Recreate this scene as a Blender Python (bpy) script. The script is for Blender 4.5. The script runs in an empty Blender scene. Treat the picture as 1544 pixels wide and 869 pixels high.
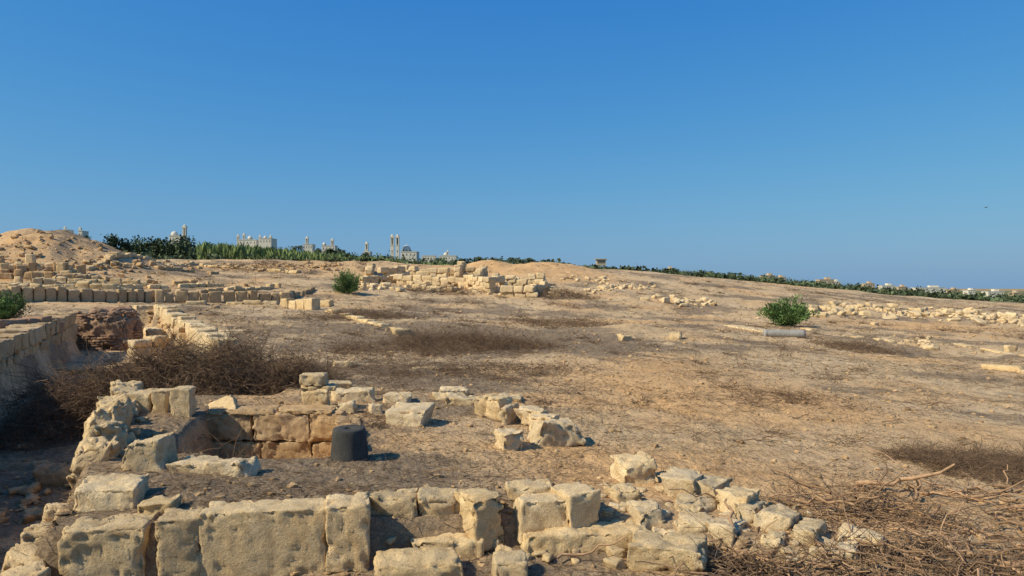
import bpy, math, numpy as np
from mathutils import Vector
R=np.random.RandomState(7)
F=1115.1; CX=772.0; CY=434.5; ZC=2.1; B=-0.042; C=0.0157
# ------------------------------------------------------------ noise
def _h(ix,iy,iz,seed):
    h=(ix.astype(np.int64)*374761393+iy.astype(np.int64)*668265263+iz.astype(np.int64)*2147483647+seed*1274126177)&0xFFFFFFFF
    h=((h^(h>>13))*1274126177)&0xFFFFFFFF
    h=((h^(h>>16))*2246822519)&0xFFFFFFFF
    h=h^(h>>15)
    return (h&0xFFFFFF)/float(0xFFFFFF)*2-1
def vnoise(p,seed=0):
    i=np.floor(p).astype(np.int64); f=p-i; u=f*f*(3-2*f)
    x,y,z=i[:,0],i[:,1],i[:,2]; ux,uy,uz=u[:,0],u[:,1],u[:,2]
    def L(a,b,t): return a+(b-a)*t
    c=[_h(x+a,y+b,z+d,seed) for d in (0,1) for b in (0,1) for a in (0,1)]
    return L(L(L(c[0],c[1],ux),L(c[2],c[3],ux),uy),L(L(c[4],c[5],ux),L(c[6],c[7],ux),uy),uz)
def fbm(p,o=4,seed=0):
    s=0;a=1;t=0
    for k in range(o):
        s=s+a*vnoise(p*(2.03**k)+k*17.3,seed+k); t+=a; a*=.5
    return s/t
def n2(x,y,sc,o=3,seed=0):
    return fbm(np.stack([x/sc,y/sc,np.full_like(x,.37)],1),o,seed)
def ss(a,b,x):
    t=np.clip((x-a)/(b-a),0,1); return t*t*(3-2*t)
def sdpoly(x,y,poly):
    P=np.array(poly,float); n=len(P); d=np.full_like(x,1e18); s=np.ones_like(x)
    j=n-1
    for i in range(n):
        ex,ey=P[j]-P[i]; wx=x-P[i,0]; wy=y-P[i,1]
        t=np.clip((wx*ex+wy*ey)/(ex*ex+ey*ey),0,1)
        bx=wx-ex*t; by=wy-ey*t; d=np.minimum(d,bx*bx+by*by)
        c1=y>=P[i,1]; c2=y<P[j,1]; c3=ex*wy>ey*wx
        flip=(c1&c2&c3)|(~c1&~c2&~c3); s=np.where(flip,-s,s); j=i
    return s*np.sqrt(d)
# ------------------------------------------------------------ terrain
def G(px,row,dz=0.0):
    t=(px-CX)/F; s=(CY-row)/F; y=(ZC-dz)/(B*t+C-s); return t*y,y
CR_PX=np.array([-900,0,200,330,450,540,600,740,860,1000,1150,1300,1400,1544,2400.])
CR_RW=np.array([390,390,391,393,395,398,401,404,404,412,427,441,450,459,500.])
CR_T=(CR_PX-CX)/F; CR_S=(CY-CR_RW)/F
TRENCH=[(-3.45,-2),(-3.4,5.3),(-4.05,6.9),(-4.55,8.0),(-6.1,11.6),(-3.9,12.0),(-3.9,14.8),(-7.2,18.2),(-15.6,32.5),(-17.5,32),(-15,24.5),(-14.2,23.6),(-10.4,14.8),(-8.2,9.5),(-7.0,4.0),(-6.8,-2)]
PIT=[(-4.35,10.72),(-2.45,10.72),(-1.98,8.35),(-3.1,7.95),(-4.2,8.9)]
FRONT=[(-3.7,5.72),(-2,6.03),(-1.2,6.22),(.85,6.65),(3.2,5.6),(4.4,2),(4.5,-2),(-3.7,-2)]
BUMPS=[] # x,y,h,rx,ry
def bump(px,d,h,rx,ry): BUMPS.append(((px-CX)/F*d,d,h,rx,ry))
bump(45,56,1.8,6.5,6); bump(-120,60,2.5,12,8); bump(125,58,1.1,5,5); bump(-10,50,.5,3,2.5); bump(95,50,.45,2.5,2)
bump(735,76,.8,2.6,2.5); bump(830,74,.85,4.2,3); bump(790,70,.3,3,2); bump(600,78,.5,6,4)
bump(500,72,.5,8,4); bump(960,31,.32,1.5,1.2); bump(1050,28,.2,1.6,1); bump(935,28,.22,1.4,1)
bump(900,18.2,.25,2.6,2.0); bump(1010,15.0,.15,1.5,1.0); bump(970,12.9,-.16,.5,.35)
bump(1420,27,-.35,3.5,2.2); bump(640,26,-.1,3,3)
def height(x,y,fine=True):
    t=np.clip(x/np.maximum(y,1.0),-2,2)
    z=B*x+C*y
    sl=np.interp(t,CR_T,CR_S)
    hc=ZC+sl*85-(B*t+C)*85
    z1=z+hc*ss(38,86,y)
    z2=ZC+sl*y-1.3*ss(86,135,y)
    z2=z2+(-5.0-z2)*ss(650,1500,y)
    z=np.where(y>86,z2,z1)
    z=np.where(y<0,B*x,z)
    r=np.sqrt(x*x+y*y)
    mb=0
    for bx,by,h,rx,ry in BUMPS:
        g_=np.exp(-(((x-bx)/rx)**2+((y-by)/ry)**2)); z=z+h*g_; mb=mb+abs(h)*g_
    z=z+n2(x,y,9,3,3)*.30*ss(14,60,r)*(1-ss(400,900,r))
    z=z+n2(x,y,2.2,5,5)*(.06*(1+2*ss(15,60,r))+.24*np.clip(mb,0,1.5)*ss(30,45,r))*(1-ss(200,500,r))
    wob=n2(x,y,.6,2,9)*.09
    d=sdpoly(x,y,TRENCH)+wob*.6
    dep=1.0-.55*np.exp(-(((x+5.6)/2.2)**2+((y-13.6)/2.4)**2))
    z=z-dep*(1-ss(-.45,.05,d))
    d=sdpoly(x,y,PIT)+wob*.3
    z=z-.68*(1-ss(-.16,.03,d))
    z=z-.25*np.exp(-(((x+4.1)/.55)**2+((y-8.9)/.7)**2))*ss(-.3,0,d)
    d=sdpoly(x,y,FRONT)+wob*.15
    z=z-np.interp(x,[-3.3,-1,.7,2.6,4],[.46,.36,.19,.08,0])*(1-ss(-.14,.0,d))
    if fine:
        near=1-ss(40,110,r)
        z=z+(n2(x,y,.45,4,21)*.045*(1+ss(10,40,r))+np.abs(n2(x,y,.16,2,31))*.022)*near
    return z
def hz(x,y): return float(height(np.array([float(x)]),np.array([float(y)]))[0])
_ys=np.geomspace(4.0,260,420)
def ground(px,row):
    t=(px-CX)/F; s=(CY-row)/F
    dlt=(ZC+s*_ys)-height(t*_ys,_ys,False); b=dlt<0
    k=np.argmax(b) if b.any() else len(_ys)-1
    if k>0 and b[k]:
        u=dlt[k-1]/(dlt[k-1]-dlt[k]); y=_ys[k-1]+(_ys[k]-_ys[k-1])*u
    else: y=_ys[k]
    return t*y,y,ZC+s*y
# ------------------------------------------------------------ mesh accumulation
class Acc:
    def __init__(s): s.v=[];s.q=[];s.t=[];s.c=[];s.n=0
    def add(s,v,q=None,t=None,c=(1,1,1)):
        v=np.asarray(v,float); s.v.append(v)
        if q is not None and len(q): s.q.append(np.asarray(q,np.int64)+s.n)
        if t is not None and len(t): s.t.append(np.asarray(t,np.int64)+s.n)
        c=np.asarray(c,float)
        if c.ndim==1: c=np.tile(c,(len(v),1))
        s.c.append(c); s.n+=len(v)
    def build(s,name,mat,smooth=True,parent=None,attr='tint',center=True):
        v=np.concatenate(s.v); c=np.concatenate(s.c)
        o=np.array([0,0,0.])
        if center and parent is None:
            o=np.array([v[:,0].mean(),v[:,1].mean(),v[:,2].min()]); v=v-o
        q=np.concatenate(s.q) if s.q else np.zeros((0,4),np.int64)
        t=np.concatenate(s.t) if s.t else np.zeros((0,3),np.int64)
        me=bpy.data.meshes.new(name)
        me.vertices.add(len(v)); me.vertices.foreach_set('co',v.astype(np.float32).ravel())
        loops=np.concatenate([q.ravel(),t.ravel()]).astype(np.int32)
        me.loops.add(len(loops)); me.loops.foreach_set('vertex_index',loops)
        st=np.concatenate([np.arange(len(q))*4,len(q)*4+np.arange(len(t))*3]).astype(np.int32)
        me.polygons.add(len(st)); me.polygons.foreach_set('loop_start',st)
        me.polygons.foreach_set('use_smooth',np.full(len(st),smooth))
        a=me.attributes.new(attr,'FLOAT_COLOR','POINT')
        a.data.foreach_set('color',np.concatenate([c,np.ones((len(c),1))],1).astype(np.float32).ravel())
        me.update(calc_edges=True)
        ob=bpy.data.objects.new(name,me); bpy.context.scene.collection.objects.link(ob)
        me.materials.append(mat)
        ob.location=o.tolist()
        if parent: ob.parent=parent; ob.location=(0,0,0)
        return ob
_T={}
def cubegrid(nx,ny,nz):
    k=(nx,ny,nz)
    if k in _T: return _T[k]
    V=[];Q=[];n=0; N=(nx,ny,nz)
    for ax in range(3):
        a,b=(ax+1)%3,(ax+2)%3
        for sg in (-1,1):
            ga=np.linspace(-1,1,N[a]+1); gb=np.linspace(-1,1,N[b]+1)
            if N[a]>6: ga=np.sin(ga*1.25)/math.sin(1.25)
            if N[b]>6: gb=np.sin(gb*1.25)/math.sin(1.25)
            A,Bb=np.meshgrid(ga,gb,indexing='ij'); v=np.zeros((A.size,3))
            v[:,ax]=sg; v[:,a]=A.ravel(); v[:,b]=Bb.ravel()
            idx=np.arange(A.size).reshape(A.shape)
            q=np.stack([idx[:-1,:-1],idx[1:,:-1],idx[1:,1:],idx[:-1,1:]],-1).reshape(-1,4)
            if sg<0: q=q[:,::-1]
            V.append(v);Q.append(q+n);n+=len(v)
    V=np.concatenate(V);Q=np.concatenate(Q)
    _,i,inv=np.unique(np.round(V*10000).astype(np.int64),axis=0,return_index=True,return_inverse=True)
    r=(V[i],inv.ravel()[Q]); _T[k]=r; return r
def rot(yaw,rx=0,ry=0):
    cy,sy=math.cos(yaw),math.sin(yaw);cx,sx=math.cos(rx),math.sin(rx);c2,s2=math.cos(ry),math.sin(ry)
    return np.array([[cy,-sy,0],[sy,cy,0],[0,0,1]])@np.array([[1,0,0],[0,cx,-sx],[0,sx,cx]])@np.array([[c2,0,s2],[0,1,0],[-s2,0,c2]])
_seed=[100]
def tintr(v=.12,warm=.05):
    k=1+R.uniform(-v,v); w=R.uniform(-warm,warm); return np.array([k*(1+w*.4),k,k*(1-w)])
def block(acc,x,y,z,L,W,H,yaw=0,rx=0,ry=0,cell=.024,rnd=.05,amp=.014,warp=.05,chip=.04,pit=.006,tint=None):
    """weathered, chipped stone block; (x,y,z) is the centre of its bottom"""
    _seed[0]+=1; sd=_seed[0]
    n=[int(np.clip(round(d/cell),3,46)) for d in (L,W,H)]
    V,Q=cubegrid(*n); half=np.array([L,W,H])/2
    r=min(rnd*.4,half.min()*.6); p=V*half
    q=np.clip(p,-(half-r),half-r); d=p-q; m=np.linalg.norm(d,axis=1); nr=d/m[:,None]
    dist=np.sort(half-np.abs(p),axis=1)[:,1]; edge=1-ss(0,.07,dist)
    p=q+nr*r
    co=R.uniform(-1,1,(2,2,2,3))*warp*np.minimum(half*2,.8)
    u=(V+1)/2; w=0
    for a in (0,1):
        for b in (0,1):
            for c in (0,1):
                w=w+(((u[:,0] if a else 1-u[:,0])*(u[:,1] if b else 1-u[:,1])*(u[:,2] if c else 1-u[:,2]))[:,None])*co[a,b,c]
    o=sd*7.13
    disp=amp*1.0*fbm(p/.25+o,2,sd)
    if cell<.09:
        disp=disp+amp*.5*fbm(p/.045+o,2,sd+5)-pit*1.4*ss(.4,.6,vnoise(p/.04+o,sd+9))
    cn=fbm(p/.09+o+5,3,sd+3)
    disp=disp-chip*(ss(.0,.10,cn)*.5+ss(.22,.32,cn)*.8)*edge - chip*.35*ss(.27,.34,cn)*(1-edge)
    dirn=nr*(1-edge[:,None]*.3)+edge[:,None]*.3*p/np.linalg.norm(half)
    p=p+w+dirn*disp[:,None]
    p[:,2]+=H/2
    p=p@rot(yaw,rx,ry).T+np.array([x,y,z])
    acc.add(p,Q,c=tint if tint is not None else tintr())
def fit(acc,pl,pr,rt,rb,dzb=None,W=.35,yaw=0,sink=.05,**k):
    pm=(pl+pr)/2
    if dzb is None: x,y,z=ground(pm,rb)
    else:
        x,y=G(pm,rb,dzb); z=B*x+C*y+dzb
    yw=math.radians(yaw)
    L=(pr-pl)*y/F; H=(rb-rt)*y/F
    L=max(.08,(L-W*abs(math.sin(yw))*.8)/max(.5,abs(math.cos(yw))))
    block(acc,x-math.sin(yw)*W/2,y+math.cos(yw)*W/2,z-sink,L,W,H+sink,yw,**k)
    return x,y,z
# ------------------------------------------------------------ materials
def mat(name):
    m=bpy.data.materials.new(name); m.use_nodes=True; nt=m.node_tree
    bs=nt.nodes['Principled BSDF']; bs.inputs['Roughness'].default_value=.95
    bs.inputs['Specular IOR Level'].default_value=.08
    return m,nt,bs
def nn(nt,t,**k):
    n=nt.nodes.new(t)
    for a,b in k.items():
        if a in n.inputs.keys(): n.inputs[a].default_value=b
        else: setattr(n,a,b)
    return n
def ramp(nt,fac,pts):
    r=nt.nodes.new('ShaderNodeValToRGB'); e=r.color_ramp.elements
    while len(e)<len(pts): e.new(.5)
    for i,(p,c) in enumerate(pts):
        e[i].position=p; e[i].color=(c,c,c,1) if not hasattr(c,'__len__') else (*c,1)
    nt.links.new(fac,r.inputs[0]); return r.outputs[0]
def mix(nt,fac,a,b,bt='MIX'):
    m=nt.nodes.new('ShaderNodeMix'); m.data_type='RGBA'; m.blend_type=bt
    for sock,v in ((m.inputs[0],fac),(m.inputs[6],a),(m.inputs[7],b)):
        if isinstance(v,bpy.types.NodeSocket): nt.links.new(v,sock)
        elif hasattr(v,'__len__'): sock.default_value=(*v,1)
        else: sock.default_value=v
    return m.outputs[2]
def noise(nt,co,scale,detail=4,rough=.55,scl=None):
    if scl:
        mp=nn(nt,'ShaderNodeMapping'); mp.inputs['Scale'].default_value=scl[0]; mp.inputs['Rotation'].default_value=scl[1]
        nt.links.new(co,mp.inputs[0]); co=mp.outputs[0]
    n=nn(nt,'ShaderNodeTexNoise',Scale=scale,Detail=detail,Roughness=rough)
    nt.links.new(co,n.inputs['Vector']); return n.outputs['Fac']
def stone_mat(name,light,mid,dark,bs_=.5,bd=.02):
    m,nt,bs=mat(name); co=nn(nt,'ShaderNodeTexCoord').outputs['Object']
    at=nn(nt,'ShaderNodeAttribute',attribute_name='tint').outputs['Color']
    a=ramp(nt,noise(nt,co,2.6,5,.6),[(.32,mid),(.62,light)])
    s=ramp(nt,noise(nt,co,8,5,.7),[(.32,.65),(.52,0)])
    a=mix(nt,s,a,dark)
    v=nn(nt,'ShaderNodeTexVoronoi',Scale=42); nt.links.new(co,v.inputs['Vector'])
    pits=ramp(nt,v.outputs['Distance'],[(.05,.42),(.28,1)])
    pn=ramp(nt,noise(nt,co,5,3),[(.5,0),(.62,1)])
    a=mix(nt,pn,a,mix(nt,1,a,pits,'MULTIPLY'))
    f=ramp(nt,noise(nt,co,80,3,.7),[(.3,.72),(.7,1.18)])
    a=mix(nt,1,a,f,'MULTIPLY'); a=mix(nt,1,a,at,'MULTIPLY')
    nt.links.new(a,bs.inputs['Base Color'])
    h=mix(nt,mix(nt,pn,(.1,)*3,(.5,)*3),noise(nt,co,36,7,.75),pits)
    bp=nn(nt,'ShaderNodeBump',Strength=bs_,Distance=bd); nt.links.new(h,bp.inputs['Height'])
    nt.links.new(bp.outputs[0],bs.inputs['Normal']); return m
M_lime=stone_mat('limestone',(.71,.525,.285),(.62,.44,.225),(.46,.295,.135),.95,.026)
M_pale=stone_mat('pale_limestone',(.74,.56,.325),(.65,.475,.255),(.48,.31,.15),.95,.028)
M_red=stone_mat('red_masonry',(.43,.27,.165),(.34,.205,.12),(.22,.13,.075),.9,.03)
M_ochre=stone_mat('ochre_masonry',(.58,.39,.20),(.50,.32,.155),(.34,.20,.095),.9,.03)
M_brown=stone_mat('shaded_brown_stone',(.55,.39,.215),(.45,.305,.16),(.29,.185,.09),.9,.03)  # shade on the trench and orthostat walls is put into these darker browns
M_granite=stone_mat('dark_granite',(.085,.08,.07),(.062,.059,.052),(.04,.037,.033),.3,.006)
M_grey=stone_mat('grey_marble',(.38,.355,.31),(.31,.29,.25),(.20,.19,.16),.3,.01)
def plain(name,col,rough=.9,var=.25,sc=3,attr=True):
    m,nt,bs=mat(name); co=nn(nt,'ShaderNodeTexCoord').outputs['Object']
    f=ramp(nt,noise(nt,co,sc,3),[(.3,1-var),(.7,1+var)])
    a=mix(nt,1,col,f,'MULTIPLY')
    if attr: a=mix(nt,1,a,nn(nt,'ShaderNodeAttribute',attribute_name='tint').outputs['Color'],'MULTIPLY')
    nt.links.new(a,bs.inputs['Base Color']); bs.inputs['Roughness'].default_value=rough; return m
M_twig=plain('dry_twigs',(.21,.14,.08)); M_branch=plain('dead_wood',(.30,.185,.10),sc=20); M_brush=plain('brushwood',(.185,.12,.072))
M_leaf=plain('tree_foliage',(.078,.10,.05),.8,.3,.3); M_reed=plain('reeds',(.17,.215,.075),.8,.25,.15)  # far leaf colour greyed and lightened to carry distance haze
M_bush=plain('shrub_foliage',(.11,.175,.055),.8,.25,2); M_trunk=plain('bark',(.14,.10,.07))
M_white=plain('white_plaster',(.66,.60,.48),.9,.06,.2); M_tan=plain('tan_plaster',(.50,.38,.25),.9,.1,.2)
M_dark=plain('window_glass_dark',(.15,.14,.125),.6,.1); M_bird=plain('bird_feathers',(.05,.045,.04))
def ground_mat():
    m,nt,bs=mat('dry_earth'); co=nn(nt,'ShaderNodeTexCoord').outputs['Object']
    at=nn(nt,'ShaderNodeAttribute',attribute_name='cover'); sp=nn(nt,'ShaderNodeSeparateColor')
    nt.links.new(at.outputs['Color'],sp.inputs[0]); bare,litter,green=sp.outputs
    base=ramp(nt,noise(nt,co,.35,5,.6),[(.3,(.53,.36,.19)),(.5,(.60,.42,.23)),(.7,(.65,.47,.275))])
    org=ramp(nt,noise(nt,co,1.2,4,.6),[(.3,(.58,.335,.145)),(.7,(.69,.44,.215))])
    c=mix(nt,bare,base,org)
    l1=noise(nt,co,30,2,.6,((1,.18,1),(0,0,.5))); l2=noise(nt,co,34,2,.6,((.18,1,1),(0,0,.2))); l3=noise(nt,co,26,2,.6,((.2,1,1),(0,0,-.9)))
    mx=nn(nt,'ShaderNodeMath',operation='MAXIMUM'); nt.links.new(l1,mx.inputs[0]); nt.links.new(l2,mx.inputs[1])
    m2=nn(nt,'ShaderNodeMath',operation='MAXIMUM'); nt.links.new(mx.outputs[0],m2.inputs[0]); nt.links.new(l3,m2.inputs[1])
    big=noise(nt,co,1.6,6,.68); mid=noise(nt,co,7,4,.7)
    def madd(a,b,k):
        n=nn(nt,'ShaderNodeMath',operation='MULTIPLY_ADD'); nt.links.new(a,n.inputs[0]); n.inputs[1].default_value=k
        nt.links.new(b,n.inputs[2]) ; return n.outputs[0]
    s=madd(big,m2.outputs[0],1.1); s=madd(mid,s,.6); s=madd(litter,s,.60)
    mr=nn(nt,'ShaderNodeMapRange'); nt.links.new(s,mr.inputs[0]); mr.inputs[1].default_value=1.70; mr.inputs[2].default_value=1.93; mr.inputs[4].default_value=.9
    lc=ramp(nt,noise(nt,co,45,2),[(.35,(.165,.112,.068)),(.65,(.36,.26,.16))])
    c=mix(nt,mr.outputs[0],c,lc)
    mr2=nn(nt,'ShaderNodeMapRange'); nt.links.new(madd(big,litter,1.4),mr2.inputs[0]); mr2.inputs[1].default_value=1.05; mr2.inputs[2].default_value=1.75; mr2.inputs[4].default_value=.78
    c=mix(nt,mr2.outputs[0],c,(.29,.21,.13))
    g=ramp(nt,noise(nt,co,.4,3),[(.35,(.07,.085,.035)),(.65,(.13,.16,.06))])
    c=mix(nt,green,c,g)
    gm=ramp(nt,noise(nt,co,3.1,7,.78),[(.32,.60),(.5,1.0),(.7,1.16)]); c=mix(nt,1,c,gm,'MULTIPLY')
    gr=ramp(nt,noise(nt,co,60,3,.75),[(.3,.70),(.7,1.18)]); c=mix(nt,1,c,gr,'MULTIPLY')
    nt.links.new(c,bs.inputs['Base Color'])
    v=nn(nt,'ShaderNodeTexVoronoi',Scale=16); nt.links.new(co,v.inputs['Vector'])
    h=mix(nt,.3,noise(nt,co,9,9,.75),v.outputs['Distance']); h=mix(nt,.25,h,m2.outputs[0])
    bp=nn(nt,'ShaderNodeBump',Strength=1.0,Distance=.09); nt.links.new(h,bp.inputs['Height'])
    nt.links.new(bp.outputs[0],bs.inputs['Normal']); return m
# ------------------------------------------------------------ ground sheet
th=np.concatenate([np.linspace(-180,-44,60,endpoint=False),np.linspace(-44,44,600,endpoint=False),np.linspace(44,180,60,endpoint=False)])
th=np.radians(th)
rr=np.concatenate([np.geomspace(.3,3,30,endpoint=False),np.geomspace(3,120,560,endpoint=False),np.geomspace(120,9000,120)])
TH,RR=np.meshgrid(th,rr); X=(RR*np.sin(TH)).ravel(); Y=(RR*np.cos(TH)).ravel()
Z=height(X,Y)
nr,nc=TH.shape; idx=np.arange(nr*nc).reshape(nr,nc); nx=np.roll(idx,-1,1)
q=np.stack([idx[:-1],nx[:-1],nx[1:],idx[1:]],-1).reshape(-1,4)[:,::-1]
V=np.stack([X,Y,Z],1); V=np.vstack([V,[0,0,hz(0,.01)]])
tri=np.stack([np.full(nc,nr*nc),nx[0],idx[0]],1)[:,::-1]
bare=np.clip(n2(X,Y,4,4,50)*1.5+.12,0,1); litter=np.clip(.42+n2(X,Y,3,5,60)*1.6,0,1)
def patch(px,row,rx,ry,db,dl):
    x,y,_=ground(px,row); g=np.exp(-(((X-x)/rx)**2+((Y-y)/ry)**2)**1.5)
    global bare,litter; bare=bare+db*g; litter=litter+dl*g
for a in [(930,560,3,3,.8,-.8),(1060,585,1.6,1.2,.9,-.8),(860,605,2.5,.6,.8,-.7),(945,487,2.0,1.5,1,-.9),(1050,487,1.6,1.2,.7,-.7),(60,385,12,8,.7,-.2),(735,405,5,5,1,-.9),(840,408,6,5,1,-.8),
          (500,400,14,6,.5,-.4),(1450,700,1.2,.8,.6,-.3),(1150,720,2,1.5,.7,-.7),(900,700,1.2,1.2,.7,-.7),(1420,495,6,3,.5,-.7),(640,675,.8,.8,.4,-.4),(700,640,.8,.6,.2,-.5),
          (700,515,5,6,-.5,.8),(1000,510,5,4,-.3,.2),(500,480,6,7,-.6,.2),(400,735,1.8,.8,-.5,.5),(600,700,1.4,1.0,-.4,.45),(1250,480,8,6,.2,.1),(1350,560,4,3,0,.1),(620,590,1.8,1.5,-.3,.5),(800,540,3,2,-.3,.5),
          (1200,620,3,3,.4,-.3),(1400,620,3,3,.1,-.1),(1470,700,.9,.6,-.3,.9),(1100,620,2,1.5,.5,-.5),(300,660,1,.8,-.3,.4),(1400,780,1,.7,.5,-.3)]: patch(*a)
green=ss(100,140,Y)*(1-ss(900,2500,Y)*.6)*.9
d=sdpoly(X,Y,TRENCH); bare=bare+.3*(d<0); litter=litter-.1*(d<0)
d=sdpoly(X,Y,PIT); bare=bare+.6*(d<0); litter=litter-.6*(d<0)
cov=np.clip(np.stack([bare,litter,green],1),0,1); cov=np.vstack([cov,[0,.4,0]])
g=Acc(); g.add(V,q,tri,c=cov); GM=ground_mat(); g.build('ground',GM,True,attr='cover',center=False)

# ------------------------------------------------------------ foreground walls
a=Acc()
fit(a,102,206,738,825,-.30,W=.55,yaw=14,rnd=.06,amp=.02)
fit(a,88,219,797,888,-.42,W=.42,yaw=12,rnd=.05,amp=.022,pit=.012)
fit(a,230,306,784,882,-.40,W=.40,yaw=16,rnd=.06,amp=.03,chip=.06)
fit(a,303,491,771,870,-.37,W=.34,yaw=11,rnd=.03,amp=.012,chip=.035,warp=.03)
fit(a,486,563,762,858,-.32,W=.34,yaw=10,rnd=.035,amp=.014)
fit(a,556,640,750,815,-.20,W=.36,yaw=10,rnd=.06,amp=.035,chip=.07,warp=.12)
fit(a,628,703,752,812,-.18,W=.34,yaw=10,rnd=.06,amp=.035,chip=.07,warp=.12)
fit(a,700,777,750,820,-.17,W=.42,yaw=30,rnd=.03,amp=.02,chip=.07)
fit(a,779,865,756,813,-.13,W=.34,yaw=8,rnd=.03,amp=.012)
fit(a,762,838,735,750,.14,W=.28,yaw=8,rnd=.03,amp=.014,sink=.03)
fit(a,844,921,744,803,-.08,W=.42,yaw=24,rnd=.03,amp=.014)
fit(a,205,262,760,790,-.05,W=.30,yaw=10,rnd=.04,amp=.02)
fit(a,556,640,790,830,-.3,W=.3,yaw=10,rnd=.07,amp=.04,chip=.08)
fit(a,790,985,806,832,-.17,W=.38,yaw=8,rnd=.05,amp=.035,chip=.06)
fit(a,620,730,815,850,-.3,W=.25,yaw=5,rnd=.06,amp=.04,chip=.06)
for i in range(50):
    px=R.uniform(560,960); x,y,z=ground(px,R.uniform(812,858)); s=R.uniform(.03,.11)
    block(a,x,y,z-.01,s*1.3,s,s*.7,R.uniform(0,6),R.uniform(-.3,.3),0,rnd=.02,amp=.012,warp=.25,chip=.02)
a.build('limestone_block_wall',M_lime)
for args in [dict(pl=566,pr=708,rt=850,rb=905,dzb=-.38,W=.40,yaw=12,rnd=.1,amp=.03),dict(pl=744,pr=798,rt=848,rb=900,dzb=-.32,W=.3,yaw=5,rnd=.06,amp=.02),
             dict(pl=940,pr=1068,rt=828,rb=862,dzb=-.14,W=.42,yaw=-14,rnd=.05,amp=.03,chip=.07)]:
    a=Acc(); fit(a,**args); a.build('limestone_boulder',M_lime)
a=Acc()
for s in [(938,1006,698,732,.35,20),(985,1062,722,752,.42,-30),(1015,1095,732,757,.50,-34),(1060,1135,750,774,.50,-36),(925,975,738,762,.3,10),(1085,1150,770,790,.5,-34),(1120,1200,784,804,.5,-36),
          (1180,1250,805,822,.5,-36),(1210,1300,828,842,.35,-26),(1250,1342,814,828,.38,-30),(960,1010,772,800,.3,10),(1010,1080,786,806,.4,-20),(1085,1130,750,762,.3,-20),(985,1030,806,822,.2,0),(1000,1070,760,775,.4,-30),(1060,1120,795,812,.35,-30),(1140,1190,812,826,.3,-30)]:
    fit(a,s[0],s[1],s[2],s[3],None,W=s[4],yaw=s[5],rnd=.04,amp=.03,chip=.08,warp=.14,sink=.09,rx=R.uniform(-.2,.05),ry=R.uniform(-.12,.12))
for i in range(170):
    u=R.rand()**1.2; px=925+u*300+R.randn()*20; row=745+u*70+R.randn()*17
    x,y,z=ground(px,row); s=R.uniform(.03,.10)
    block(a,x,y,z-.02,s*1.4,s,s*.7,R.uniform(0,6),R.uniform(-.3,.3),0,cell=.025,rnd=.02,amp=.012,warp=.25,chip=.02)
a.build('collapsed_rubble_wall',M_pale)
a=Acc()
for s in [(660,712,588,600,.45,0),(706,748,601,626,.35,-15),(722,762,604,634,.35,-20),(742,772,614,640,.4,-25),(768,822,617,642,.45,-20),(752,798,652,681,.36,20),(802,886,640,674,.36,14),(790,840,630,650,.4,-10),(745,785,597,606,.4,-10),(668,730,600,612,.4,-15),(650,690,594,606,.3,0)]:
    fit(a,s[0],s[1],s[2],s[3],None,W=s[4],yaw=s[5]+R.uniform(-6,6),rnd=.05,amp=.03,chip=.08,warp=.16,rx=R.uniform(-.06,.06),ry=R.uniform(-.06,.06))
a.build('room_side_wall',M_pale)
for s in [(577,621,596,611,.4,4,.03),(500,564,591,608,.4,8,.03),(577,640,618,644,.5,-8,.10),(556,582,610,626,.3,20,.04),(252,370,698,716,.3,-6,.05),(180,246,668,712,.45,10,.05)]:
    a=Acc(); fit(a,s[0],s[1],s[2],s[3],None,W=s[4],yaw=s[5],rnd=s[6],amp=.026,chip=.06,warp=.12); a.build('fallen_limestone_block',M_pale)
a=Acc()
def course(acc,x0,y0,x1,y1,z0,H,bl,W,**k):
    d=math.hypot(x1-x0,y1-y0); yaw=math.atan2(y1-y0,x1-x0); s=0
    while s<d-.03:
        l=min(bl*R.uniform(.75,1.3),d-s)
        if d-s-l<bl*.3: l=d-s
        m=(s+l/2)/d; block(acc,x0+(x1-x0)*m,y0+(y1-y0)*m,z0,l*1.0,W,H,yaw,**k); s+=l
zb=B*-3.4+C*10.4
for i in range(2):
    course(a,-4.5,10.62,-2.4,10.62,zb-.78+i*.40,.40,.75,.34+.02*i,rnd=.03,amp=.045,warp=.03,chip=.03)
course(a,-4.3,10.65,-2.55,10.65,zb+.005,.07,.8,.42,rnd=.03,amp=.02,warp=.05)
for i in range(3):
    course(a,-2.32,10.5,-1.9,8.6,zb-.80+i*.262,.265,.5,.32,rnd=.04,amp=.03,warp=.05)
a.build('sunken_room_masonry',M_ochre)
a=Acc()
for s in [(482,530,622,652,.4,0),(505,535,608,625,.3,0),(488,520,650,672,.35,0),
          (455,494,588,620,.4,5),(500,538,545,553,.3,20),(490,530,577,588,.4,10)]:
    fit(a,s[0],s[1],s[2],s[3],None,W=s[4],yaw=s[5],rnd=.06,amp=.03,chip=.06,warp=.1)
x,y,z=ground(470,620)
block(a,x+.05,y+.25,z+.28,.50,.4,.07,.2,rnd=.03,amp=.02); block(a,x-.02,y+.25,z+.355,.38,.36,.17,.1,rnd=.04,amp=.02)
a.build('pit_corner_wall',M_pale)
a=Acc()
for s in [(190,225,593,622),(228,252,588,624),(254,287,586,629)]:
    fit(a,s[0],s[1],s[2],s[3],None,W=.3,yaw=6,rnd=.04,amp=.015,chip=.03)
a.build('limestone_block_row',M_lime)
a=Acc(); x,y,z=ground(322,640); block(a,x,y+.1,z+.10,.68,.46,.15,.35,.38,-.38,rnd=.03,amp=.012,chip=.03,warp=.12)
block(a,x-.05,y+.05,z-.1,.5,.35,.22,.2,rnd=.06,amp=.03); a.build('leaning_stone_slab',M_lime)
a=Acc()
P0=(-4.25,7.6);P1=(-5.95,11.4); nb=9
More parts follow.
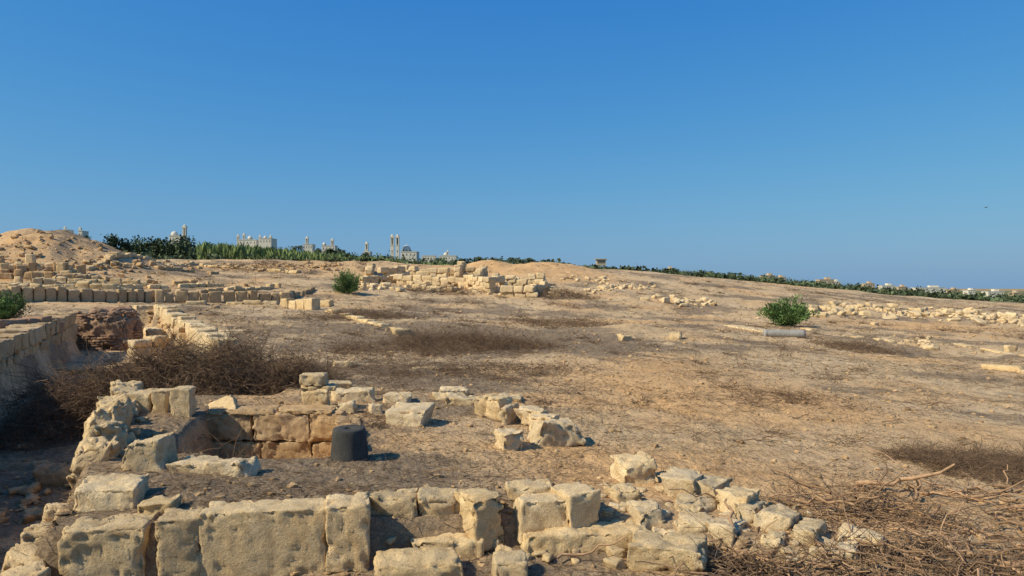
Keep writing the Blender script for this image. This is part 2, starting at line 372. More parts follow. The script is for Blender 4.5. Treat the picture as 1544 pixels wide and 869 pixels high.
for i in range(nb):
    u=(i+.5)/nb; x=P0[0]+(P1[0]-P0[0])*u; y=P0[1]+(P1[1]-P0[1])*u; zt=B*x+C*y
    for k,(off,zz) in enumerate([(0,-.12),(-.06,-.48),(-.14,-.86)]):
        block(a,x+off+R.uniform(-.05,.05),y+off*.4,zt+zz,.44*R.uniform(.85,1.05),.36,.37+(k==0)*R.uniform(-.10,.12),1.98+R.uniform(-.2,.2),R.uniform(-.08,.08),R.uniform(-.08,.08),rnd=.08,amp=.06,chip=.13,warp=.18,pit=.03)
for i in range(16):
    u=R.rand(); x=P0[0]+(P1[0]-P0[0])*u+R.uniform(.1,.35); y=P0[1]+(P1[1]-P0[1])*u; s=R.uniform(.08,.2)
    block(a,x,y,hz(x,y)-.03,s*1.3,s,s*.8,R.uniform(0,6),rnd=.05,amp=.03,chip=.05,warp=.2)
# low worn blocks retaining the trench edge in front of the eroded wall
for i in range(7):
    u=i/6; x=-4.05+.5*u; y=7.0-1.5*u; block(a,x-.1,y,B*x+C*y-.75+R.uniform(-.05,.05),.42,.34,.62+R.uniform(-.08,.05),1.9+R.uniform(-.2,.2),rnd=.07,amp=.045,chip=.10,warp=.15,pit=.02)
a.build('eroded_limestone_wall',M_lime)
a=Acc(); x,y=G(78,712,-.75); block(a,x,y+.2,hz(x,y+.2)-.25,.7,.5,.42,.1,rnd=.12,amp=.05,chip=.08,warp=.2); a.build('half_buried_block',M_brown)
# ------------------------------------------------------------ column drum & lying column
def lathe(acc,prof,seg,Rm,o,c=(1,1,1),nz=.004,sd=1):
    prof=np.array(prof); A=np.linspace(0,2*math.pi,seg,endpoint=False); m=len(prof)
    v=np.stack([np.outer(prof[:,0],np.cos(A)),np.outer(prof[:,0],np.sin(A)),np.repeat(prof[:,1][:,None],seg,1)],-1).reshape(-1,3)
    v=v*(1+ (nz*12*fbm(v/.12+sd,3,sd))[:,None]*np.array([1,1,.3]))
    ix=np.arange(m*seg).reshape(m,seg); nx_=np.roll(ix,-1,1)
    q=np.stack([ix[:-1],nx_[:-1],nx_[1:],ix[1:]],-1).reshape(-1,4)
    acc.add(v@Rm.T+np.array(o),q,c=c)
a=Acc(); x,y,z=ground(521,698); y+=.2
pr=[(.001,.0)]+[(.205,.0)]+[(.208-.004*k,.03+.05*k) for k in range(7)]+[(.178,.362),(.17,.372),(.12,.374),(.05,.374),(.047,.372),(.045,.31),(.001,.31)]
lathe(a,pr,56,rot(.4,.03,-.02),(x,y,z-.03),nz=.004,sd=4)
a.build('granite_column_drum',M_granite)
a=Acc(); x,y,z=ground(1185,509)
L=60*y/F
pr=[(.001,-L/2),(.17,-L/2),(.20,-L/2+.03),(.2,-L/2+.09),(.175,-L/2+.12)]+[(.175+.01*math.sin(k),-L/2+.15+(L-.25)*k/8) for k in range(9)]+[(.17,L/2),(.001,L/2)]
lathe(a,pr,32,rot(-.12,0,math.pi/2),(x,y+.2,z+.13),nz=.004,sd=8)
a.build('fallen_marble_column',M_grey)
# ------------------------------------------------------------ mid walls
def wall_line(acc,pa,ra,pb,rb,H,bl,W,courses=1,gap=.97,rag=.15,miss=0,dz=0,**k):
    A_=ground(pa,ra); B_=ground(pb,rb); x0,y0,_=A_; x1,y1,_=B_
    d=math.hypot(x1-x0,y1-y0); yaw=math.atan2(y1-y0,x1-x0); h=H/courses; kk=dict(cell=.08,rnd=.04,amp=.02,chip=.04,warp=.07,pit=0); kk.update(k)
    for c in range(courses):
        s=-R.rand()*bl*.5*(c>0)
        while s<d:
            l=bl*R.uniform(.75,1.3); m=(s+l/2)/d
            if R.rand()>miss*(c+1) :
                x=x0+(x1-x0)*m; y=y0+(y1-y0)*m; z=hz(x,y)
                hh=h*(1+R.uniform(-rag,rag))
                block(acc,x,y,z-.08+c*h+dz,l*gap,W*R.uniform(.9,1.1),hh+.08,yaw+R.uniform(-.04,.04),**kk)
            s+=l
a=Acc()
pts=[(-14.3,24.0),(-10.45,14.9),(-8.3,10.2),(-6.7,5.5),(-6.1,1.0)]
for si,(p,qq) in enumerate(zip(pts[:-1],pts[1:])):
    for c in range(4 if si<1 else 6):  # out-of-view segments added and stacked higher to shade the trench floor
        x0,y0=p;x1,y1=qq
        d=math.hypot(x1-x0,y1-y0); s=.5 if (si==1 and c>3) else 0
        while s<d-.05:
            l=min(R.uniform(.55,1.0),d-s); m=(s+l/2)/d; x=x0+(x1-x0)*m;y=y0+(y1-y0)*m
            block(a,x-.35,y+.15,B*x+C*y-1.2+c*.38,l*.985,.75,.385+(c>=3)*R.uniform(-.03,.03),math.atan2(y1-y0,x1-x0),cell=.05,rnd=.03,amp=.03,warp=.05,chip=.05,pit=0,tint=tintr(.2,.06)); s+=l
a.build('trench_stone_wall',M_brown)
a=Acc()
def wl(acc,x0,y0,x1,y1,zb_,H,n,bl,W,**k):
    d=math.hypot(x1-x0,y1-y0); kk=dict(cell=.06,rnd=.05,amp=.03,warp=.08,chip=.05,pit=0); kk.update(k)
    for c in range(n):
        s=0
        while s<d-.05:
            l=min(bl*R.uniform(.7,1.35),d-s); m=(s+l/2)/d; x=x0+(x1-x0)*m;y=y0+(y1-y0)*m
            block(acc,x,y,B*x+C*y+zb_+c*H,l*.98,W*R.uniform(.9,1.1),H*1.02+(c==n-1)*R.uniform(-.06,.1),math.atan2(y1-y0,x1-x0),**kk); s+=l
wl(a,-15.6,32.9,-7.0,18.3,-1.1,.42,3,.7,.6)
wl(a,-16.6,32.5,-15.8,33.1,-1.1,.42,3,.7,.6)
a.build('long_limestone_wall',M_pale)
a=Acc(); wl(a,-12.4,24.0,-10.9,26.2,-1.05,.3,2,.5,.5,rnd=.08,amp=.05)
wl(a,-14.2,29.0,-13.0,27.0,-1.05,.3,2,.5,.5,rnd=.08,amp=.05)
a.build('trench_cross_wall',M_pale)
a=Acc(); block(a,-11.9,20.6,B*-11.9+C*20.6-1.1,2.0,1.6,.22,.2,cell=.08,rnd=.08,amp=.03,chip=.05,pit=0); a.build('stone_platform',M_ochre)
a=Acc()
x,y=-14.2,25.9
block(a,x,y,B*x+C*y-1.15,2.0,1.9,1.30,.2,cell=.05,rnd=.9,amp=.10,warp=.12,chip=.12,pit=.04)
block(a,x+.1,y+.2,B*x+C*y-.2,1.5,1.4,.58,.5,cell=.05,rnd=.7,amp=.10,warp=.12,chip=.12,pit=.04)
for c in range(17):
    for k in range(34):
        an=k/34*2*math.pi+c*.1; rad=1.10-.014*c
        if vnoise(np.array([[k*.3,c*.35,1.]]))[0]>.4 or c>12 and R.rand()<.5: continue
        xx=x+rad*1.05*math.cos(an);yy=y+rad*math.sin(an)
        block(a,xx,yy,B*x+C*y-1.15+c*.085,.21,.16,.078,an+math.pi/2+R.uniform(-.15,.15),cell=.06,rnd=.02,amp=.012,warp=.15,pit=0,tint=tintr(.2,.08))
a.build('ruined_brick_kiln',M_red)
a=Acc(); wall_line(a,-60,512,70,500,.42,.5,.6,2); a.build('red_stone_wall',M_red)
a=Acc(); wall_line(a,-80,455,216,456,.62,.5,.5,1,gap=.88); wall_line(a,-80,444,210,447,.35,.6,.6,1,miss=.1)
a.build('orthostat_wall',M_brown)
a=Acc(); wall_line(a,234,456,424,456,.55,.55,.5,1,gap=.88); wall_line(a,240,447,330,443,.35,.6,.5,1,miss=.15); wall_line(a,425,455,470,438,.3,.7,.5,1,miss=.3)
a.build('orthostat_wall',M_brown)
for s in [(0,439,190,442,.35,.6),(0,434,200,438,.40,.6),(0,427,150,431,.40,.6),(0,420,130,423,.40,.6),(60,415,210,430,.3,.6),(0,413,120,412,.45,.5),(0,407,90,406,.4,.5),(110,438,210,436,.25,.5),(130,408,300,400,.25,.5),(235,405,330,412,.25,.5),(300,402,450,412,.2,.5),(210,436,330,432,.25,.6),(220,428,300,426,.2,.6),(280,458,425,460,.15,.8),(40,404,120,412,.3,.5),(340,440,420,434,.22,.5)]:
    a=Acc(); wall_line(a,*s[:4],s[4],s[5],.5,1,miss=.15,rag=.35,rnd=.06,amp=.04,warp=.12); a.build('ruined_stone_wall',M_ochre if R.rand()>.5 else M_lime)
a=Acc()
for px,row,h in [(46,404,1.0),(93,410,.7),(30,404,.5)]:
    x,y,z=ground(px,row); block(a,x,y,z-.1,.5,.5,h,.2,cell=.09,rnd=.06,amp=.03,pit=0)
a.build('stone_pillar_stumps',M_lime)
a=Acc(); wall_line(a,428,462,468,467,.5,.8,.5,1,gap=.93,rag=.2); wall_line(a,448,458,492,462,.3,.8,.5,1); wall_line(a,428,452,440,448,.4,.6,.5,1)
a.build('limestone_block_wall',M_lime)
a=Acc(); wall_line(a,495,470,612,504,.12,.8,.4,1,rag=.4,miss=.12,gap=.95)
x,y,z=ground(606,506); block(a,x,y,z-.05,.6,.4,.28,.4,cell=.05,amp=.015)
a.build('low_kerb_wall',M_lime)
a=Acc(); wall_line(a,330,500,460,500,.06,.7,.4,1,rag=.4,miss=.4); wall_line(a,580,556,680,556,.03,.6,.3,1,rag=.4,miss=.3)
a.build('buried_wall_course',M_lime)
a=Acc()
def ruin(pa,ra,pb,rb,H,co,miss=.06): wall_line(a,pa,ra,pb,rb,H,.75,.6,co,rag=.25,miss=miss,cell=.1,rnd=.05,amp=.03,warp=.1,chip=.06)
ruin(545,427,600,427,.6,2); ruin(556,420,560,411,.8,2); ruin(575,424,606,422,1.1,3,.1); ruin(600,428,700,433,.7,2); ruin(610,418,640,420,1.0,3,.12)
ruin(640,424,662,424,1.4,4,.08); ruin(655,418,720,420,.9,3,.14); ruin(700,432,732,438,1.0,3,.1); ruin(690,422,700,414,1.3,4,.1)
ruin(735,442,757,440,1.6,4,.05); ruin(757,446,800,448,.7,2); ruin(765,438,815,440,1.2,4,.1); ruin(800,446,826,440,.7,2,.1); ruin(745,430,820,432,1.0,3,.15)
ruin(720,430,730,420,1.1,3,.1);ruin(625,434,720,444,.3,1,.2)
for i in range(150):
    px=R.uniform(545,835); row=R.uniform(418,438)+ (px-545)/290*10; x,y,z=ground(px,row); s=R.uniform(.15,.5)
    block(a,x,y,z-.06,s*1.3,s,s*.7,R.uniform(0,6),R.uniform(-.3,.3),0,cell=.12,rnd=.06,amp=.03,warp=.2,pit=0)
a.build('excavated_stone_ruin',M_pale)
def rubble(name,pts,n,smin,smax,sp,m=M_pale):
    a=Acc(); pts=np.array(pts,float)
    for i in range(n):
        u=R.rand()*(len(pts)-1); k=int(u); p=pts[k]+(pts[k+1]-pts[k])*(u-k)
        x,y,z=ground(p[0]+R.randn()*sp[0],p[1]+R.randn()*sp[1]); s=smin+(smax-smin)*R.rand()**2
        block(a,x,y,z-.1*s,s*R.uniform(1,1.6),s,s*R.uniform(.5,.8),R.uniform(0,6),R.uniform(-.3,.3),R.uniform(-.3,.3),cell=max(.04,s/6),rnd=s*.3,amp=.02,warp=.25,chip=.04,pit=0)
    a.build(name,m)
rubble('rubble_stone_wall',[(1225,466),(1290,470),(1370,474),(1440,474),(1500,482),(1580,490)],330,.15,.55,(9,3.8))
rubble('rubble_pile',[(985,450),(1040,458),(1068,458)],60,.15,.5,(9,3))
rubble('rubble_pile',[(885,440),(940,432),(985,436)],60,.15,.45,(9,2.5))
rubble('rubble_pile',[(865,424),(920,424)],25,.15,.4,(12,3))
rubble('rubble_pile',[(1372,515),(1408,520)],22,.08,.32,(6,4))
rubble('rubble_pile',[(1145,470),(1170,478),(1235,462)],25,.1,.35,(10,5))
rubble('rubble_field',[(130,402),(250,398),(400,404),(520,404)],150,.12,.42,(30,4),M_ochre)
rubble('rubble_field',[(0,405),(100,415),(200,425),(330,440)],140,.1,.4,(40,12),M_ochre)
rubble('rubble_field',[(0,370),(80,365),(180,390)],90,.1,.4,(30,12),M_ochre)
rubble('rubble_pile',[(170,505),(230,490),(280,520)],50,.08,.3,(14,10),M_ochre)
rubble('rubble_pile',[(0,790),(60,770),(40,720)],40,.05,.2,(25,18),M_ochre)
for s in [(936,958,505,515,.3),(1008,1029,501,512,.35),(1520,1538,521,531,.3),(1316,1328,486,491,.3),(830,846,436,446,.3)]:
    a=Acc(); fit(a,s[0],s[1],s[2],s[3],None,W=s[4],yaw=R.uniform(-20,20),cell=.04,rnd=.08,amp=.04,warp=.15,chip=.06); a.build('loose_stone',M_pale)
a=Acc(); wall_line(a,1098,492,1160,501,.1,1.2,.7,1,rag=.3,gap=.98,warp=.1); a.build('marble_paving_slabs',M_pale)
a=Acc(); wall_line(a,1486,556,1570,566,.18,.9,.5,1,rag=.3,gap=.96,warp=.15); wall_line(a,1440,520,1560,540,.08,.5,.4,1,rag=.5,miss=.4); a.build('buried_limestone_wall',M_lime)
a=Acc(); wall_line(a,1210,496,1420,532,.06,.5,.4,1,rag=.5,miss=.45,warp=.2); a.build('buried_limestone_wall',M_pale)
# ------------------------------------------------------------ twigs
def twigs(acc,S,D,L,r,nseg=3,bend=.3,wig=.06,c=None,taper=.35,sides=3):
    N=len(S); D=D/np.linalg.norm(D,axis=1)[:,None]; up=R.randn(N,3); a=np.cross(D,up); a/=np.linalg.norm(a,axis=1)[:,None]; b=np.cross(D,a)
    bv=R.randn(N,3)*bend; k=nseg+1; s=np.linspace(0,1,k)
    P=S[:,None]+D[:,None]*(L[:,None,None]*s[None,:,None])+bv[:,None]*(L[:,None,None]*(s**2)[None,:,None])+R.randn(N,k,3)*wig*L[:,None,None]*(s>0)[None,:,None]
    rad=r[:,None]*(1-(1-taper)*s)[None]
    an=np.arange(sides)/sides*2*math.pi
    ring=a[:,None,None]*np.cos(an)[None,None,:,None]+b[:,None,None]*np.sin(an)[None,None,:,None]
    V=(P[:,:,None]+ring*rad[:,:,None,None]).reshape(-1,3)
    idx=np.arange(N*k*sides).reshape(N,k,sides); nx_=np.roll(idx,-1,2)
    q=np.stack([idx[:,:-1],nx_[:,:-1],nx_[:,1:],idx[:,1:]],-1).reshape(-1,4)
    if c is None: c=np.array([1,1,1])*R.uniform(.6,1.5,(N,1))
    acc.add(V,q,c=np.repeat(c,k*sides,0)); return P
def hvec(x,y): return height(np.asarray(x,float),np.asarray(y,float))
N=42000
y=4.8+(R.rand(N)**1.5)*24; x=R.uniform(-.75,.75,N)*(y+1)
keep=(n2(x,y,1.6,3,60)+n2(x,y,.4,2,61)*.6>-.10)|(R.rand(N)<.2)
x=x[keep];y=y[keep];N=len(x)
S=np.stack([x,y,hvec(x,y)+.005],1); D=np.stack([R.randn(N),R.randn(N),R.uniform(-.05,.15,N)],1)
a=Acc(); twigs(a,S,D,R.uniform(.05,.20,N)*(1+y*.02),R.uniform(.0012,.0032,N)*(1+y*.04),2,.22,.07)
a.build('twig_litter',M_twig)
N=9000; y=8+(R.rand(N)**1.2)*70; x=R.uniform(-.72,.72,N)*(y+1)
keep=(n2(x,y,4,3,77)>-.1)&(sdpoly(x,y,TRENCH)>.3); x=x[keep];y=y[keep];N=len(x)
K=4; xs=np.repeat(x,K)+R.randn(N*K)*.05; ys=np.repeat(y,K)+R.randn(N*K)*.05; zs=hvec(xs,ys)-.01
a=Acc(); twigs(a,np.stack([xs,ys,zs],1),np.stack([R.randn(N*K),R.randn(N*K),R.uniform(.15,.7,N*K)],1),R.uniform(.05,.15,N*K)*(1+ys*.01),(.0015+.0002*ys),2,.35,.06)
a.build('dry_grass',M_twig)
# small low clumps of dead scrub over the whole field
Nc=330; yc=10+(R.rand(Nc)**1.15)*62; xc=R.uniform(-.62,.72,Nc)*yc; k_=(sdpoly(xc,yc,TRENCH)>1.2)&(n2(xc,yc,7,2,91)>-.25); xc=xc[k_];yc=yc[k_];Nc=len(xc)
K=34; sz=R.uniform(.12,.5,Nc)*(1+yc*.012); ii=np.repeat(np.arange(Nc),K); xs=xc[ii]+R.randn(Nc*K)*sz[ii]*.55; ys=yc[ii]+R.randn(Nc*K)*sz[ii]*.45; zs=hvec(xs,ys)+R.rand(Nc*K)*sz[ii]*.16
a=Acc(); twigs(a,np.stack([xs,ys,zs],1),np.stack([R.randn(Nc*K),R.randn(Nc*K),R.uniform(-.2,.4,Nc*K)],1),R.uniform(.12,.4,Nc*K)*(1+ys*.008),.0022+.00018*ys,3,.4,.06)
a.build('low_dead_scrub',M_brush)
def brush(name,px,row,rx,ry,h,n,L=(.3,.8),r=(.003,.007),xy=None,up=.75,pw=2,m=None):
    if xy: x0,y0=xy
    else: x0,y0,_=ground(px,row)
    rr_=np.sqrt(R.rand(n)); an=R.uniform(0,2*math.pi,n); rr_=rr_*(1+.25*np.sin(an*3+1)); x=x0+rx*rr_*np.cos(an); y=y0+ry*rr_*np.sin(an)
    hh=h*np.clip(1-rr_**pw,0,1)*(.75+.6*n2(x,y,.5,2,5)); z=hvec(x,y)+np.maximum(hh,.02)*R.rand(n)**.7
    D=np.stack([R.randn(n),R.randn(n),R.uniform(-.4,up,n)],1)
    a=Acc(); l=R.uniform(L[0],L[1],n); rad=R.uniform(r[0],r[1],n)
    P=twigs(a,np.stack([x,y,z],1),D,l,rad,4,.45,.05)
    S2=P[:,2].repeat(2,0); twigs(a,S2,R.randn(len(S2),3)+np.array([0,0,.2]),l.repeat(2)*.5,rad.repeat(2)*.55,3,.4,.06)
    a.build(name,m or M_brush)
brush('dry_brush_pile',0,0,1.75,1.45,1.25,6000,xy=(-5.5,13.3),L=(.2,.6),r=(.003,.009),pw=4,up=.5)
brush('dry_brush_pile',0,0,1.0,1.1,.95,2200,xy=(-4.5,13.5),L=(.2,.55),pw=4,up=.5)
brush('dry_brush_pile',0,0,1.2,1.2,1.15,2600,xy=(-7.4,12.6),L=(.2,.6),r=(.003,.008),pw=3,up=.5)
brush('dry_brush_pile',0,0,.5,.5,.3,120,xy=(-3.8,9.7),L=(.2,.5))
brush('dry_brush_pile',705,522,2.4,2.2,.38,2400,up=.3); brush('dry_brush_pile',620,530,2.6,2.3,.18,1200,L=(.2,.5),up=.2); brush('dry_brush_pile',560,478,2.0,1.8,.3,600,r=(.005,.009),up=.3)
brush('dry_brush_pile',480,482,1.6,1.5,.2,250,r=(.005,.009),up=.3); brush('dry_brush_pile',850,490,3,2.4,.25,700,r=(.005,.01),up=.3); brush('dry_brush_pile',1290,527,1.7,1.2,.3,450,r=(.005,.009),up=.3)
brush('dry_brush_pile',848,450,2.2,2,.7,450,r=(.008,.014)); brush('dry_brush_pile',665,442,3,2,.5,400,r=(.008,.014)); brush('dry_brush_pile',395,404,4,3,.7,400,r=(.012,.02),up=.3)
brush('dry_brush_pile',225,390,6,4,.8,900,L=(.4,1.0),r=(.012,.022),up=.4); brush('dry_brush_pile',760,560,1.8,1.0,.10,450,L=(.2,.5),up=.2)
brush('dry_brush_pile',1490,704,1.15,.75,.14,2600,L=(.12,.38),r=(.002,.0045),up=.2); brush('dry_brush_pile',1180,600,1.2,.7,.07,260,L=(.15,.4),up=.2)
brush('dry_brush_pile',1130,865,.35,.25,.10,100,L=(.2,.4),r=(.004,.008),up=.2); brush('dry_brush_pile',1400,850,.9,.5,.07,300,L=(.2,.5),r=(.003,.008),up=.1)
brush('dry_brush_pile',1290,780,.8,.5,.05,180,L=(.2,.5),r=(.003,.007),up=.1)
brush('dry_brush_pile',590,560,1.6,1.6,.10,400,L=(.2,.5),up=.2); brush('dry_brush_pile',560,640,.5,.6,.08,120,L=(.1,.3),up=.2)
brush('dry_brush_pile',470,750,1.6,.5,.03,420,L=(.08,.25),r=(.0015,.004),up=.1,m=M_twig)
a=Acc(); n=230; px=R.uniform(1060,1600,n); row=R.uniform(735,900,n); S=np.array([ground(p,min(r_,1000)) for p,r_ in zip(px,row)]); S[:,2]+=.03
D=np.stack([R.randn(n),R.randn(n)*.8,R.uniform(-.02,.09,n)],1); P=twigs(a,S,D,R.uniform(.3,.9,n),R.uniform(.006,.016,n),7,.20,.03,sides=5)
S2=P[:,3].repeat(2,0); twigs(a,S2,np.stack([R.randn(2*n),R.randn(2*n),R.uniform(-.05,.15,2*n)],1),R.uniform(.15,.4,2*n),R.uniform(.003,.007,2*n),5,.25,.04,sides=4)
S=np.array([ground(p,r_) for p,r_ in [(1290,735),(1150,665),(1105,668),(1330,640),(640,715),(1110,820),(1195,634),(1200,760),(1380,765),(840,850)]]);S[:,2]+=.04
D=np.array([[1,-.4,.05],[1,.2,.05],[1,.0,.06],[1,.1,.02],[1,-.5,.02],[.1,.7,.3],[1,.2,0],[1,-.8,.05],[.5,.8,.05],[1,.2,.05]]);P=twigs(a,S,D,np.array([.75,.6,.5,.5,.4,.7,.5,.9,.5,.6]),np.array([.030,.012,.01,.01,.008,.02,.01,.018,.02,.014]),8,.2,.03,sides=6,taper=.5)
a.build('dead_branches',M_branch)
ico=np.array([(0,0,1)]+[(.894*math.cos(k*1.2566),.894*math.sin(k*1.2566),.447) for k in range(5)]+[(.894*math.cos(k*1.2566+.628),.894*math.sin(k*1.2566+.628),-.447) for k in range(5)]+[(0,0,-1)])
it=[(0,1+k,1+(k+1)%5) for k in range(5)]+[(1+k,6+k,1+(k+1)%5) for k in range(5)]+[(6+k,6+(k+1)%5,1+(k+1)%5) for k in range(5)]+[(11,6+(k+1)%5,6+k) for k in range(5)]
N=11000; y=4.6+R.rand(N)**1.6*50; x=R.uniform(-.75,.75,N)*(y+1); s=(.006+.032*R.rand(N)**5)*(1+y*.035)
v=ico[None]*(1+R.uniform(-.3,.3,(N,12,1)))*s[:,None,None]*np.stack([R.uniform(.8,1.5,N),R.uniform(.8,1.3,N),R.uniform(.5,.8,N)],1)[:,None]
v=v+np.stack([x,y,hvec(x,y)+s*.2],1)[:,None]
t=(np.array(it)[None]+np.arange(N)[:,None,None]*12).reshape(-1,3)
a=Acc(); a.add(v.reshape(-1,3),t=t,c=np.repeat(R.uniform(.6,1.2,(N,1))*np.ones((1,3)),12,0)); a.build('scattered_pebbles',M_ochre,False)
# ------------------------------------------------------------ green shrubs
def leaves(acc,Cn,sz,D=None,c=None,asp=2.5):
    N=len(Cn)
    if D is None: D=R.randn(N,3)
    D=D/np.linalg.norm(D,axis=1)[:,None]; a_=np.cross(D,R.randn(N,3)); a_/=np.linalg.norm(a_,axis=1)[:,None]
    l=sz[:,None]*D; w=sz[:,None]/asp*a_
    V=np.stack([Cn-w*.35,Cn+l*.5-w,Cn+l,Cn+l*.5+w],1).reshape(-1,3)
    q=np.arange(N*4).reshape(N,4)
    if c is None: c=np.ones((N,1))
    acc.add(V,q,c=np.repeat(c*np.ones((1,3)),4,0))
def shrub(px,row,w,h,n=9000,dz=0):
    x0,y0,z0=ground(px,row); s=y0/F; w*=s; h*=s; e=bpy.data.objects.new('green_shrub',None); bpy.context.scene.collection.objects.link(e); e.location=(x0,y0,z0+dz)
    K=60; dirs=np.stack([R.randn(K)*.9,R.randn(K)*.9,R.uniform(.25,1.3,K)],1); dirs/=np.linalg.norm(dirs,axis=1)[:,None]
    ln=R.uniform(.6,1.1,K); tip=dirs*ln[:,None]*np.array([w/2,w/2,h])
    a=Acc(); twigs(a,np.zeros((K,3))+R.randn(K,3)*.04*np.array([1,1,0]),tip+1e-4,np.linalg.norm(tip,axis=1)*.9,np.full(K,.012),3,.08,.02); a.build('stems',M_trunk,parent=e)
    u=R.rand(n)**.6; k=R.randint(0,K,n); p=tip[k]*u[:,None]+R.randn(n,3)*np.array([w,w,h])*.045
    p[:,2]=np.abs(p[:,2]); D=p/np.array([w,w,h*1.2])+R.randn(n,3)*.25+np.array([0,0,.25])
    shade=R.uniform(.55,1.5,(K,1))[k]*R.uniform(.8,1.25,(n,1)); a=Acc(); leaves(a,p,R.uniform(.05,.13,n)*w/2.2,D,shade,4); a.build('foliage',M_bush,False,parent=e)
shrub(1188,491,84,46); shrub(523,443,50,38,7000); shrub(5,482,70,46,7000)
# ------------------------------------------------------------ distant belt of trees, reeds, palms
TP=np.array([-300,60,130,200,250,300,450,560,640,800,900,1000,1150,1300,1400,1544,1900.]); TR=np.array([375,372,352,356,357,360,372,381,388,393,400,407,416,430,436,443,460.])
def far_tree(acc,tr,x,y,h,w,n,tone):
    z=hz(x,y); K=9
    cc=np.stack([R.randn(K)*w*.28,R.randn(K)*w*.28,R.uniform(.25,.85,K)*h],1); rad=R.uniform(.5,1,K)*w*.3
    k=R.randint(0,K,n); d=R.randn(n,3); d/=np.linalg.norm(d,axis=1)[:,None]
    p=cc[k]+d*rad[k][:,None]*R.uniform(.5,1.1,(n,1)); p[:,2]=np.maximum(p[:,2]*1.0,.1)
    leaves(acc,p+np.array([x,y,z]),R.uniform(.25,.6,n),None,R.uniform(.55,1.5,(K,1))[k]*tone*R.uniform(.8,1.2,(n,1)),1.7)
    twigs(tr,np.array([[x,y,z-.2]]),np.array([[.05,0,1.]]),np.array([h*.6]),np.array([.12]),3,.05,.02)
a=Acc(); tr=Acc()
for i in range(560):
    px=R.uniform(120,1640) if i<420 else R.uniform(1050,1640)
    if 315<px<520 and R.rand()<.85: continue
    y=R.uniform(150,260); x=(px-CX)/F*y; top=np.interp(px,TP,TR); h=(ZC+(CY-top)/F*y-hz(x,y))*R.uniform(.45,1.0)
    if h<.8: h=.8
    far_tree(a,tr,x,y,h,h*R.uniform(.7,1.1)+1.2,150,R.uniform(.7,1.5))
for px,top,y in [(268,357,140),(285,355,150),(245,360,145),(225,358,160),(205,358,170),(300,366,135),(180,356,150),(160,353,150)]:
    x=(px-CX)/F*y; h=ZC+(CY-top)/F*y-hz(x,y); far_tree(a,tr,x,y,h,h*.9,700,.9)
for i in range(240):
    px=R.uniform(180,1640); y=R.uniform(96,140); x=(px-CX)/F*y; top=np.interp(px,CR_PX,CR_RW)-R.uniform(0,3); h=max(.5,ZC+(CY-top)/F*y-hz(x,y))
    far_tree(a,tr,x,y,h,R.uniform(1.5,4),70,R.uniform(.6,1.3))
# far line of trees behind the villages on the right
for i in range(150):
    px=R.uniform(1000,1750); y=R.uniform(680,800); x=(px-CX)/F*y; top=np.interp(px,TP,TR)+R.uniform(-4,3); top=min(top,438.5); h=max(3,ZC+(CY-top)/F*y-hz(x,y))
    far_tree(a,tr,x,y,h,R.uniform(8,16),60,R.uniform(1.2,1.7))
e=bpy.data.objects.new('distant_trees',None); bpy.context.scene.collection.objects.link(e)
a.build('foliage',M_leaf,False,parent=e); tr.build('trunks',M_trunk,parent=e)
N=26000; px=R.uniform(300,680,N); y=R.uniform(108,160,N); x=(px-CX)/F*y
top=np.interp(px,[300,360,450,560,620,680],[362,364,374,384,391,396]); h=(ZC+(CY-top)/F*y-hvec(x,y)); h=np.clip(h,.6,None)*R.uniform(.45,1,N)*(1+.12*n2(x,y,3,2,3))
a=Acc(); p=np.stack([x,y,hvec(x,y)+h*R.uniform(0,.55,N)],1); leaves(a,p,h*.45,np.stack([R.randn(N)*.25,R.randn(N)*.25,np.ones(N)],1),R.uniform(.6,1.35,(N,1)),9); a.build('reed_bed',M_reed,False)
def palm(fa,ta,x,y,h,L):
    z=hz(x,y); twigs(ta,np.array([[x,y,z-.3]]),np.array([[R.randn()*.05,0,1.]]),np.array([h]),np.array([.22]),4,.02,.005,sides=6,taper=.7)
    for k in range(18):
        an=R.uniform(0,6.28); el=R.uniform(-.3,1.2); d=np.array([math.cos(an)*math.cos(el),math.sin(an)*math.cos(el),math.sin(el)])
        s=np.linspace(0,1,6)[:,None]; c=np.array([x,y,z+h-.3])+d*L*s+np.array([0,0,-.75])*L*s**2
        sd=np.cross(d,[0,0,1]); sd/=np.linalg.norm(sd)+1e-6; w=(.28*np.sin(np.pi*np.clip(s,.08,.97)))*L*.45
        v=np.vstack([c+sd*w-np.array([0,0,.3])*w,c,c+sd*-w-np.array([0,0,.3])*w]); i=np.arange(5)
        q=np.vstack([np.stack([i,i+1,i+7,i+6],1),np.stack([i+6,i+7,i+13,i+12],1)])
        fa.add(v,q,c=np.ones(3)*R.uniform(.6,1.2))
fa=Acc();ta=Acc()
for i in range(75):
    px=R.choice([R.uniform(650,860),R.uniform(690,830),R.uniform(440,560),R.uniform(1000,1120)]); y=R.uniform(270,380); x=(px-CX)/F*y; top=np.interp(px,TP,TR)-R.uniform(-1,6)
    h=max(3,ZC+(CY-top)/F*y-hz(x,y)-1); palm(fa,ta,x,y,h,R.uniform(2.2,3.2))
e=bpy.data.objects.new('distant_palm_grove',None); bpy.context.scene.collection.objects.link(e)
fa.build('fronds',M_leaf,False,parent=e); ta.build('trunks',M_trunk,parent=e)
